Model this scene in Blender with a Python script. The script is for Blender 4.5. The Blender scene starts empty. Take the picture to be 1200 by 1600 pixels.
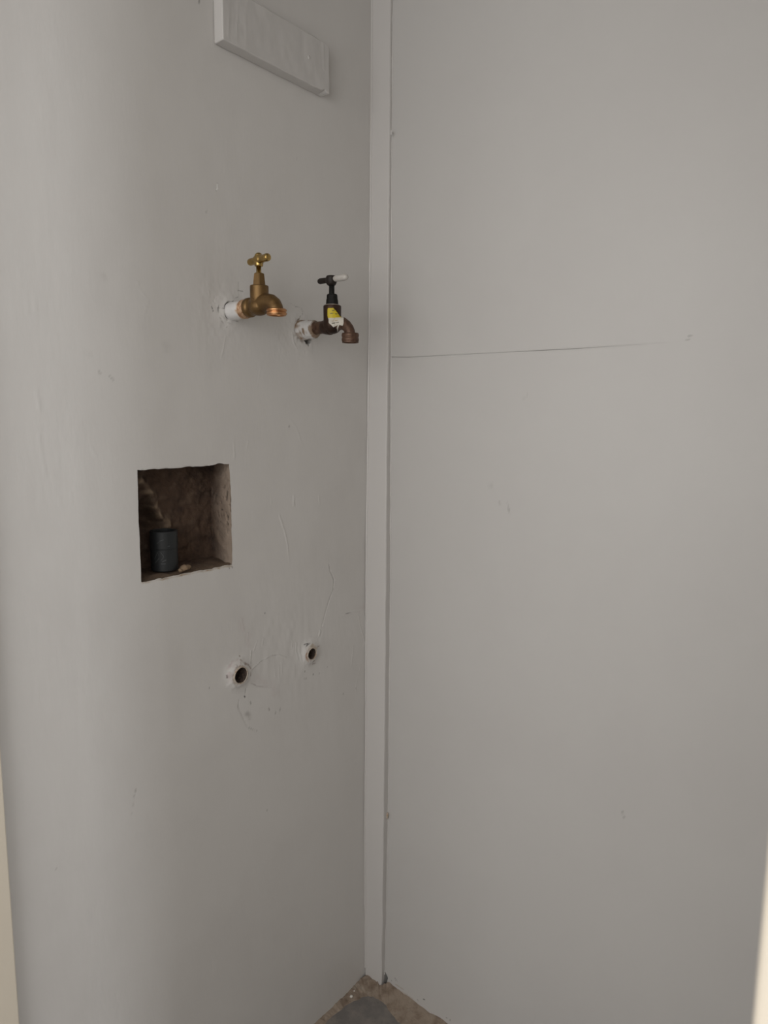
import bpy, bmesh, math, random
import numpy as np
from mathutils import Vector, Matrix
from mathutils.bvhtree import BVHTree

random.seed(4); rng = np.random.default_rng(4)
S = bpy.context.scene
COL = S.collection

# ------------------------------------------------------------------ camera
# World: the corner of the nook is the origin; wall_left is the plane x=0 (room on +x),
# wall_right the plane y=0 (room on -y); the doorway is at y=-0.73 ... -0.85.
F_PX, YAW, PITCH, ROLL = 1103.7, math.radians(38.880), math.radians(7.8495), math.radians(0.49987)
cam_d = bpy.data.cameras.new('camera'); cam = bpy.data.objects.new('camera', cam_d); COL.objects.link(cam)
fw = Vector((-math.sin(YAW)*math.cos(PITCH), math.cos(YAW)*math.cos(PITCH), -math.sin(PITCH)))
rt = Vector((math.cos(YAW), math.sin(YAW), 0)); up = rt.cross(fw)
c_, s_ = math.cos(ROLL), math.sin(ROLL)
r2 = rt*c_ + up*s_; u2 = up*c_ - rt*s_
cam.matrix_world = Matrix(((r2.x, u2.x, -fw.x, 0.89867), (r2.y, u2.y, -fw.y, -1.07349), (r2.z, u2.z, -fw.z, 1.22343), (0, 0, 0, 1)))
cam_d.sensor_fit = 'VERTICAL'; cam_d.sensor_height = 36.0; cam_d.lens = 36.0*F_PX/1600.0
cam_d.clip_start = 0.01; cam_d.clip_end = 50
cam_d.dof.use_dof = True; cam_d.dof.focus_distance = 1.15; cam_d.dof.aperture_fstop = 9.0
S.camera = cam

# ------------------------------------------------------------------ world, daylight, exposure
W = bpy.data.worlds.new('world'); S.world = W; W.use_nodes = True
W.node_tree.nodes['Background'].inputs[0].default_value = (0.75, 0.85, 1.0, 1)
W.node_tree.nodes['Background'].inputs[1].default_value = 0.3
S.view_settings.view_transform = 'Standard'; S.view_settings.look = 'None'
S.view_settings.exposure = 0.0; S.view_settings.gamma = 1.0; S.view_settings.use_curve_mapping = False

def window_light(name, loc, rot, sx, sy, power, color):
    d = bpy.data.lights.new(name, 'AREA'); d.shape = 'RECTANGLE'; d.size = sx; d.size_y = sy
    d.energy = power; d.color = color
    o = bpy.data.objects.new(name, d); COL.objects.link(o); o.location = loc; o.rotation_euler = rot
    return o
# daylight through the window opposite the nook and through the narrow one at the end of the passage
window_light('daylight_opposite', (0.45, -2.24, 1.42), (math.radians(90), 0, 0), 2.60, 1.20, 31, (1.0, 0.975, 0.94))
window_light('daylight_end', (3.04, -1.62, 1.45), (math.radians(90), 0, math.radians(90)), 0.34, 1.5, 18.5, (0.975, 0.985, 1.0))

# ------------------------------------------------------------------ helpers
def put(name, verts, faces, mat=None, parent=None, kind=None, label=None, category=None, group=None, smooth=False, mats=None, midx=None):
    me = bpy.data.meshes.new(name); me.from_pydata([tuple(v) for v in verts], [], [tuple(f) for f in faces]); me.update()
    return link(name, me, mat, parent, kind, label, category, group, smooth, mats, midx)

def link(name, me, mat=None, parent=None, kind=None, label=None, category=None, group=None, smooth=False, mats=None, midx=None):
    o = bpy.data.objects.new(name, me); COL.objects.link(o)
    for m in (mats or ([mat] if mat else [])): me.materials.append(m)
    if midx is not None: me.polygons.foreach_set('material_index', np.asarray(midx, dtype=np.int32))
    if smooth: me.polygons.foreach_set('use_smooth', np.ones(len(me.polygons), dtype=bool))
    if parent: o.parent = parent
    if kind: o['kind'] = kind
    if label: o['label'] = label
    if category: o['category'] = category
    if group: o['group'] = group
    return o

def empty(name, loc, label, category, group=None):
    o = bpy.data.objects.new(name, None); COL.objects.link(o); o.location = loc; o.empty_display_size = .02
    o['label'] = label; o['category'] = category
    if group: o['group'] = group
    return o

def from_bm(name, bm, *a, **k):
    me = bpy.data.meshes.new(name); bm.normal_update(); bm.to_mesh(me); bm.free()
    return link(name, me, *a, **k)

def box_bm(x0, x1, y0, y1, z0, z1, bevel=0.0, seg=2, bm=None):
    b = bmesh.new()
    bmesh.ops.create_cube(b, size=1)
    for v in b.verts:
        v.co = Vector(((x0+x1)/2 + v.co.x*(x1-x0), (y0+y1)/2 + v.co.y*(y1-y0), (z0+z1)/2 + v.co.z*(z1-z0)))
    if bevel: bmesh.ops.bevel(b, geom=b.edges[:], offset=bevel, segments=seg, profile=.5, affect='EDGES')
    return b

AX = {'x': lambda r, t, h: (h, r*math.cos(t), r*math.sin(t)), 'z': lambda r, t, h: (r*math.cos(t), r*math.sin(t), h)}
def lathe(bm, prof, axis='z', c=(0, 0, 0), n=32, close=True, phase=0.0):
    """revolve [(radius, height)]; ends are closed with a fan"""
    rings = []
    for r, h in prof:
        rings.append([bm.verts.new(Vector(AX[axis](r, phase + 2*math.pi*k/n, h)) + Vector(c)) for k in range(n)])
    for a, b in zip(rings, rings[1:]):
        for k in range(n): bm.faces.new((a[k], a[(k+1) % n], b[(k+1) % n], b[k]))
    if close:
        bm.faces.new(rings[0][::-1]); bm.faces.new(rings[-1])
    bmesh.ops.recalc_face_normals(bm, faces=bm.faces[:])
    return bm

def tube(bm, pts, rad, n=20):
    """sweep a circle along pts lying in the xz plane"""
    P = [Vector(p) for p in pts]; rings = []
    for i, p in enumerate(P):
        t = (P[min(i+1, len(P)-1)] - P[max(i-1, 0)]).normalized()
        a = Vector((0, 1, 0)); b = t.cross(a).normalized()
        rings.append([bm.verts.new(p + (a*math.cos(2*math.pi*k/n) + b*math.sin(2*math.pi*k/n))*rad[i]) for k in range(n)])
    for a, b in zip(rings, rings[1:]):
        for k in range(n): bm.faces.new((a[k], a[(k+1) % n], b[(k+1) % n], b[k]))
    bm.faces.new(rings[0][::-1]); bm.faces.new(rings[-1])
    bmesh.ops.recalc_face_normals(bm, faces=bm.faces[:])

def sphere(bm, c, r, sc=(1, 1, 1), n=24):
    bmesh.ops.create_uvsphere(bm, u_segments=n, v_segments=n//2, radius=1,
        matrix=Matrix.Translation(c) @ Matrix.Diagonal((r*sc[0], r*sc[1], r*sc[2], 1)))

def fuse(bm, voxel, smooth_iter=4):
    """melt overlapping closed shells into one cast surface; returns a mesh"""
    bmesh.ops.recalc_face_normals(bm, faces=bm.faces[:])
    me = bpy.data.meshes.new('tmp'); bm.to_mesh(me); bm.free()
    o = bpy.data.objects.new('tmp', me); COL.objects.link(o)
    m = o.modifiers.new('r', 'REMESH'); m.mode = 'VOXEL'; m.voxel_size = voxel
    s = o.modifiers.new('s', 'SMOOTH'); s.factor = .5; s.iterations = smooth_iter
    dg = bpy.context.evaluated_depsgraph_get(); dg.update()
    out = bpy.data.meshes.new_from_object(o.evaluated_get(dg))
    bpy.data.objects.remove(o); bpy.data.meshes.remove(me)
    out.materials.clear()
    return out

_tab = rng.random((8, 257, 257))
def vnoise(u, v, seed=0):
    u = np.asarray(u, float); v = np.asarray(v, float)
    iu = np.floor(u).astype(int); iv = np.floor(v).astype(int); fu = u-iu; fv = v-iv
    fu = fu*fu*(3-2*fu); fv = fv*fv*(3-2*fv); T = _tab[seed % 8]
    g = lambda a, b: T[a % 256, b % 256]
    return (g(iu, iv)*(1-fu)*(1-fv) + g(iu+1, iv)*fu*(1-fv) + g(iu, iv+1)*(1-fu)*fv + g(iu+1, iv+1)*fu*fv)*2-1
def fbm(u, v, seed=0, o=4):
    r = 0; a = 1; 
    for k in range(o): r = r + a*vnoise(u*2**k + 17.3*k, v*2**k + 5.1*k, seed+k); a *= .5
    return r

def axis_pts(lo, hi, coarse, fine):
    """grid coordinates from lo to hi: coarse steps with finer intervals [(a, b, step)]"""
    cuts = sorted({lo, hi} | {min(max(t, lo), hi) for f in fine for t in f[:2]}); out = [lo]
    for a, b in zip(cuts, cuts[1:]):
        m = (a+b)/2; st = min([coarse] + [s for x, y, s in fine if x <= m <= y]); n = max(1, int(round((b-a)/st)))
        out += [a + (b-a)*k/n for k in range(1, n+1)]
    return np.array(out)

def seg_dist(A, B, pts):
    d = np.full(A.shape, 1e9)
    for (a0, b0), (a1, b1) in zip(pts, pts[1:]):
        da, db = a1-a0, b1-b0; L = da*da+db*db + 1e-12
        t = np.clip(((A-a0)*da + (B-b0)*db)/L, 0, 1)
        d = np.minimum(d, np.hypot(A-a0-t*da, B-b0-t*db))
    return d

RGB = {'k': (.018, .014, .012), 'b': (.15, .085, .05), 'o': (.36, .17, .075), 't': (.36, .27, .18), 'g': (.17, .155, .14),
       'p': (.47, .375, .37), 'w': (.86, .85, .83)}
def window_of(a, b, pts, m):
    """slices of the grid around a polyline"""
    A = [p[0] for p in pts]; B = [p[1] for p in pts]
    i0, i1 = np.searchsorted(a, [min(A)-m, max(A)+m]); j0, j1 = np.searchsorted(b, [min(B)-m, max(B)+m])
    return slice(max(i0-1, 0), i1+1), slice(max(j0-1, 0), j1+1)
def carve(H, a, b, rows):
    for pts, w, h in rows:
        w *= 1e-3; h *= 1.5e-3; I, J = window_of(a, b, pts, w*3); A, B = np.meshgrid(a[I], b[J], indexing='ij')
        d = seg_dist(A, B, pts) * (1 + .35*vnoise(A/.006, B/.006, 3)) + .0004*np.abs(vnoise(A/.005, B/.007, 6))
        H[I, J] += h*np.clip(.8+.7*vnoise(A/.010, B/.010, 1), .15, 1.3)*np.exp(-(d/(w*.55))**2)
def stain(C, a, b, rows):
    for pts, w, col, al in rows:
        w *= 1e-3; al = min(1, al*1.25) if al > .2 else al; I, J = window_of(a, b, pts, w*1.5+.002); A, B = np.meshgrid(a[I], b[J], indexing='ij')
        q = max(.0022, w*.8); d = seg_dist(A, B, pts) + (.25*w)*vnoise(A/q, B/q, 5)
        m = al*np.clip(1.25 - d/(w*.5), 0, 1)
        if len(pts) > 2: m = m*np.clip(.75+.8*vnoise(A/.007, B/.007, 2), .1, 1.2)
        if w > .006: m = al*np.exp(-(d/(w*.5))**2)*(.75+.5*vnoise(A/.006, B/.006, 6))
        m = np.clip(m, 0, 1)[..., None]
        old = C[I, J, 3:4]; na = m + old*(1-m)
        C[I, J, :3] = np.where(na > 1e-6, (np.array(RGB[col])*m + C[I, J, :3]*old*(1-m))/np.maximum(na, 1e-6), 0); C[I, J, 3:4] = na

def set_stain(me, arr):
    at = me.color_attributes.new('stain', 'FLOAT_COLOR', 'POINT'); at.data.foreach_set('color', np.asarray(arr, dtype=np.float32).ravel())

def grid_mesh(name, P, keep=None):
    """mesh from an (n, m, 3) array of points; keep = (n-1, m-1) mask of quads"""
    n, m = P.shape[:2]; idx = np.arange(n*m).reshape(n, m)
    q = np.stack([idx[:-1, :-1], idx[1:, :-1], idx[1:, 1:], idx[:-1, 1:]], -1).reshape(-1, 4)
    if keep is not None: q = q[keep.ravel()]
    me = bpy.data.meshes.new(name)
    me.vertices.add(n*m); me.vertices.foreach_set('co', P.astype(np.float32).ravel())
    me.loops.add(q.size); me.loops.foreach_set('vertex_index', q.ravel().astype(np.int32))
    me.polygons.add(len(q)); me.polygons.foreach_set('loop_start', np.arange(0, q.size, 4, dtype=np.int32))
    me.polygons.foreach_set('loop_total', np.full(len(q), 4, dtype=np.int32))
    me.update(calc_edges=True); me.validate()
    return me

# ------------------------------------------------------------------ materials
def mat(name, color, rough=.5, metal=0.0, bump=(), var=None, stain_attr=False, spec=.5):
    """bump = [(scale xyz, strength, distance, detail)]; var = (color2, scale, lo, hi) noise mix"""
    m = bpy.data.materials.new(name); m.use_nodes = True; nt = m.node_tree; N = nt.nodes; Lk = nt.links
    bs = N['Principled BSDF']; bs.inputs['Roughness'].default_value = rough; bs.inputs['Metallic'].default_value = metal
    bs.inputs['Specular IOR Level'].default_value = spec
    tc = N.new('ShaderNodeTexCoord')
    def noise(scale, detail=4, rg=.55):
        mp = N.new('ShaderNodeMapping'); mp.inputs['Scale'].default_value = scale if hasattr(scale, '__len__') else (scale,)*3
        Lk.new(tc.outputs['Object'], mp.inputs['Vector'])
        t = N.new('ShaderNodeTexNoise'); t.inputs['Scale'].default_value = 1; t.inputs['Detail'].default_value = detail; t.inputs['Roughness'].default_value = rg
        Lk.new(mp.outputs[0], t.inputs['Vector']); return t.outputs['Fac']
    col = None
    for v in (var if isinstance(var, list) else [var] if var else []):
        c2, sc, lo, hi = v
        mr = N.new('ShaderNodeMapRange'); mr.inputs['From Min'].default_value = lo; mr.inputs['From Max'].default_value = hi
        Lk.new(noise(sc), mr.inputs['Value'])
        mx = N.new('ShaderNodeMix'); mx.data_type = 'RGBA'; Lk.new(mr.outputs[0], mx.inputs['Factor'])
        if col is None: mx.inputs['A'].default_value = (*color, 1)
        else: Lk.new(col, mx.inputs['A'])
        mx.inputs['B'].default_value = (*c2, 1); col = mx.outputs['Result']
    if stain_attr:
        at = N.new('ShaderNodeAttribute'); at.attribute_name = 'stain'
        mx = N.new('ShaderNodeMix'); mx.data_type = 'RGBA'; Lk.new(at.outputs['Alpha'], mx.inputs['Factor'])
        if col is None: mx.inputs['A'].default_value = (*color, 1)
        else: Lk.new(col, mx.inputs['A'])
        Lk.new(at.outputs['Color'], mx.inputs['B']); col = mx.outputs['Result']
    if col is None: bs.inputs['Base Color'].default_value = (*color, 1)
    else: Lk.new(col, bs.inputs['Base Color'])
    prev = None
    for sc, st, dist, det in bump:
        b = N.new('ShaderNodeBump'); b.inputs['Strength'].default_value = st; b.inputs['Distance'].default_value = dist
        Lk.new(noise(sc, det), b.inputs['Height'])
        if prev: Lk.new(prev, b.inputs['Normal'])
        prev = b.outputs['Normal']
    if prev: Lk.new(prev, bs.inputs['Normal'])
    return m

PAINT = (.64, .622, .602)
M_wall = mat('wall_paint', PAINT, .48, stain_attr=True, bump=[((60, 220, 70), .18, .0008, 3), ((9, 9, 6), .25, .004, 3)],
             var=((.61, .59, .57), 5, .45, .75))
M_panel = mat('panel_paint', (.53, .515, .498), .5, stain_attr=True, bump=[((420, 420, 420), .12, .0006, 2), ((6, 6, 5), .12, .004, 2)],
              var=((.512, .495, .48), 4, .45, .75))
M_trim = mat('trim_paint', (.585, .565, .548), .42, bump=[((200, 200, 20), .2, .0006, 3)])
M_batten = mat('batten_paint', (.575, .557, .54), .45, bump=[((60, 110, 60), .22, .0012, 3)])
M_cream = mat('cream_gloss', (.70, .632, .528), .4, bump=[((120, 120, 14), .1, .0005, 2)])
M_hall = mat('hall_paint', (.62, .60, .57), .6, bump=[((300, 300, 300), .1, .0005, 2)])
M_ceil = mat('ceiling_paint', (.75, .74, .72), .7, bump=[((300, 300, 300), .1, .0005, 2)])
M_floor = mat('floor_screed', (.165, .152, .144), .75, bump=[((90, 90, 90), .35, .002, 5)], var=[((.25, .225, .20), 28, .45, .75), ((.13, .12, .11), 90, .6, .8)])
M_mortar = mat('dirty_mortar', (.30, .24, .187), .9, bump=[((160, 160, 160), .7, .002, 6)], var=[((.18, .13, .095), 45, .45, .7), ((.34, .29, .235), 70, .58, .75)])
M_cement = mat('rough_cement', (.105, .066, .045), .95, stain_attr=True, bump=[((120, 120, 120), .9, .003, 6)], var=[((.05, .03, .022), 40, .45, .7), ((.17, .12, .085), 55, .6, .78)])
M_brass = mat('brass', (.175, .104, .040), .46, .75, bump=[((500, 500, 500), .15, .0005, 3)], var=((.11, .062, .026), 60, .4, .75))
M_brassL = mat('bright_brass', (.46, .32, .12), .26, 1.0, bump=[((300, 300, 300), .06, .0004, 2)], var=((.30, .195, .07), 90, .45, .75))
M_copper = mat('copper_thread', (.50, .26, .12), .34, 1.0, var=((.40, .20, .09), 200, .45, .7))
M_tape = mat('thread_tape', (.50, .33, .20), .5, .35, var=((.26, .12, .055), 150, .42, .62), bump=[((300, 300, 300), .5, .001, 4)])
M_white = mat('white_pipe_paint', (.63, .615, .605), .5, stain_attr=True, bump=[((90, 90, 90), .35, .0015, 4)])
M_bronze = mat('aged_bronze', (.055, .029, .019), .5, .6, bump=[((220, 220, 220), .3, .0008, 4)], var=((.03, .016, .011), 70, .4, .7))
M_bronzeL = mat('worn_bronze', (.135, .078, .052), .5, .6, bump=[((260, 260, 260), .25, .0006, 4)], var=((.07, .036, .024), 120, .42, .7))
M_black = mat('black_plastic', (.007, .0065, .006), .6, spec=.25, bump=[((200, 200, 200), .15, .0006, 3)])
M_bakelite = mat('dark_handle', (.017, .0115, .009), .5, spec=.3)
M_whitecap = mat('white_lever', (.50, .475, .445), .5, var=((.44, .41, .375), 90, .45, .7))
M_yellow = mat('yellow_sticker', (.62, .48, .02), .5)
M_paper = mat('white_sticker', (.62, .58, .51), .6, var=((.50, .45, .38), 220, .5, .75))
M_ink = mat('sticker_print', (.10, .085, .05), .6)
M_inkt = mat('sticker_tan_print', (.42, .30, .14), .6)
M_pvc = mat('dark_pvc', (.014, .0165, .018), .55, bump=[((150, 150, 150), .2, .0008, 4)], var=((.07, .075, .078), 120, .66, .80))
M_dark = mat('dark_pipe_inside', (.05, .036, .028), .9, var=((.13, .085, .06), 260, .5, .68), bump=[((250, 250, 250), .9, .002, 5)])
M_rim = mat('pipe_rim', (.48, .42, .36), .6, var=[((.36, .24, .15), 260, .5, .66)], bump=[((300, 300, 300), .5, .001, 4)])
M_crumb = mat('plaster_crumb', (.70, .67, .62), .9, bump=[((400, 400, 400), .6, .001, 4)])

# ------------------------------------------------------------------ setting: left wall with its niche and relief
LEFT_RIDGES = [
    ([(-0.5043, 1.4021), (-0.5027, 1.3938), (-0.495, 1.3862), (-0.4883, 1.3802), (-0.4907, 1.3712), (-0.4951, 1.3602)], 2.0, 0.4),
    ([(-0.2461, 1.0486), (-0.2345, 1.0202), (-0.2287, 0.9967), (-0.2245, 0.964)], 2.0, 0.7),
    ([(-0.1227, 0.9429), (-0.1192, 0.9288), (-0.1087, 0.9108), (-0.1122, 0.8915), (-0.1229, 0.8736), (-0.1335, 0.851), (-0.1423, 0.828)], 1.8, -0.8),
    ([(-0.3161, 0.7909), (-0.2945, 0.7996), (-0.271, 0.8037), (-0.253, 0.8012), (-0.2362, 0.7908)], 2.4, 0.6),
    ([(-0.3152, 0.7678), (-0.3026, 0.7583), (-0.2853, 0.7507), (-0.2615, 0.7446)], 1.8, -0.5),
    ([(-0.3421, 0.7467), (-0.3451, 0.7353), (-0.34, 0.7211), (-0.3334, 0.7074), (-0.324, 0.6904), (-0.3042, 0.6775)], 1.8, -0.5),
    ([(-0.2605, 0.8009), (-0.2623, 0.7838), (-0.2611, 0.7646)], 1.6, 0.5),
    ([(-0.2518, 0.7796), (-0.2521, 0.7596)], 1.6, 0.5),
    ([(-0.2456, 0.7838), (-0.2443, 0.7645)], 1.4, 0.4),
    ([(-0.2091, 0.8112), (-0.2108, 0.7984), (-0.2062, 0.7802)], 1.8, 0.6),
    ([(-0.2011, 0.8104), (-0.2028, 0.7939), (-0.1982, 0.7732)], 1.8, 0.6),
    ([(-0.2186, 0.8172), (-0.2203, 0.8057)], 1.8, 0.5),
    ([(-0.0888, 0.8348), (-0.0626, 0.8368), (-0.0377, 0.8327), (-0.0119, 0.8285)], 1.8, 0.7),
    ([(-0.0376, 0.8248), (-0.0316, 0.8023), (-0.0215, 0.7759), (-0.0113, 0.7435)], 2.4, 0.6),
    ([(-0.0291, 0.7186), (-0.0408, 0.6922), (-0.0446, 0.6691)], 2.0, 0.5),
    ([(-0.0179, 0.8205), (-0.0156, 0.7892)], 2, 0.5),
    ([(-0.0528, 0.7651), (-0.0584, 0.7268)], 2.4, 0.4),
    ([(-0.0253, 0.7445), (-0.0194, 0.7619)], 1.5, 0.5),
    ([(-0.314, 0.8231), (-0.3172, 0.8025)], 2.2, 0.5),
    ([(-0.3009, 0.8378), (-0.3083, 0.8239)], 1.8, 0.5),
    ([(-0.2865, 0.8388), (-0.2896, 0.8281)], 1.8, 0.4),
    ([(-0.1475, 0.8206), (-0.151, 0.8114)], 1.8, 0.7),
    ([(-0.1406, 0.8202), (-0.1459, 0.8089)], 1.4, -0.6),
    ([(-0.3202, 0.856), (-0.3219, 0.8431)], 1.6, 0.4),
    ([(-0.3333, 0.8845), (-0.3297, 0.8639)], 2.5, 0.4),
    ([(-0.3746, 1.388), (-0.3804, 1.3939), (-0.3848, 1.4055)], 2, 0.5),
    ([(-0.3655, 1.3691), (-0.3608, 1.3629), (-0.3561, 1.3576)], 1.4, -0.5),
    ([(-0.363, 1.3722), (-0.357, 1.369), (-0.3521, 1.3657)], 1.2, -0.5),
    ([(-0.3712, 1.3837), (-0.3639, 1.3826), (-0.3566, 1.3835)], 1.0, -0.6),
    ([(-0.3282, 1.4141), (-0.318, 1.4145)], 1.0, -0.5),
    ([(-0.3266, 1.4279), (-0.3274, 1.3987)], 1.0, -0.3),
    ([(-0.3731, 1.4005), (-0.3758, 1.3888)], 1, -0.4),
    ([(-0.2157, 1.409), (-0.2038, 1.4047), (-0.1917, 1.4051), (-0.1871, 1.3992), (-0.1887, 1.3936)], 1.1, -0.6),
    ([(-0.2148, 1.36), (-0.2105, 1.3444), (-0.2016, 1.3344)], 2, 0.5),
    ([(-0.207, 1.3842), (-0.2117, 1.3731), (-0.2103, 1.3604)], 1.5, 0.4),
    ([(-0.5381, 0.6713), (-0.5431, 0.6552), (-0.546, 0.6362)], 1.5, -0.4),
    ([(-0.518, 0.5868), (-0.5178, 0.5657)], 1.5, 0.4),
    ([(-0.2846, 1.2973), (-0.2921, 1.2661)], 2, 0.35),
    ([(-0.3552, 1.3422), (-0.3595, 1.3224), (-0.3649, 1.3075)], 2, 0.35),
    ([(-0.4375, 1.3893), (-0.4348, 1.3716)], 2, 0.3),
    ([(-0.2646, 1.0813), (-0.2648, 1.0726)], 2.5, 0.5),
    ([(-0.1495, 1.0738), (-0.1479, 1.0619)], 2.5, 0.5),
    ([(-0.2212, 1.2142), (-0.2046, 1.1998), (-0.1879, 1.1637)], 3, 0.35),
    ([(-0.2122, 1.0791), (-0.2124, 1.0632)], 2.0, 0.7),
    ([(-0.2077, 1.0719), (-0.2062, 1.0626)], 1.6, -0.6),
    ([(-0.3172, 1.1677), (-0.3129, 1.1779)], 2, 0.3),
    ([(-0.3433, 1.1736), (-0.3425, 1.1531)], 2, 0.4),
    ([(-0.6522, 1.194), (-0.6492, 1.1618), (-0.6455, 1.1412)], 2.5, 0.45),
    ([(-0.6424, 1.1955), (-0.6396, 1.1597), (-0.6358, 1.1381)], 2, 0.4),
    ([(-0.6522, 1.2496), (-0.6488, 1.2259)], 2.5, 0.35),
    ([(-0.6303, 1.1773), (-0.6285, 1.1484)], 2, 0.35),
    ([(-0.6148, 1.1182), (-0.6132, 1.1012)], 2, 0.35),
    ([(-0.6304, 1.1153), (-0.6279, 1.0983)], 2.2, 0.35),
    ([(-0.6576, 1.3685), (-0.6569, 1.342)], 3, 0.3),
    ([(-0.6483, 1.3697), (-0.6465, 1.347)], 3, 0.3),
    ([(-0.6637, 1.3938), (-0.6635, 1.3714)], 3, 0.3),
    ([(-0.5827, 1.1759), (-0.5769, 1.1654)], 3, 0.35),
]
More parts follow.
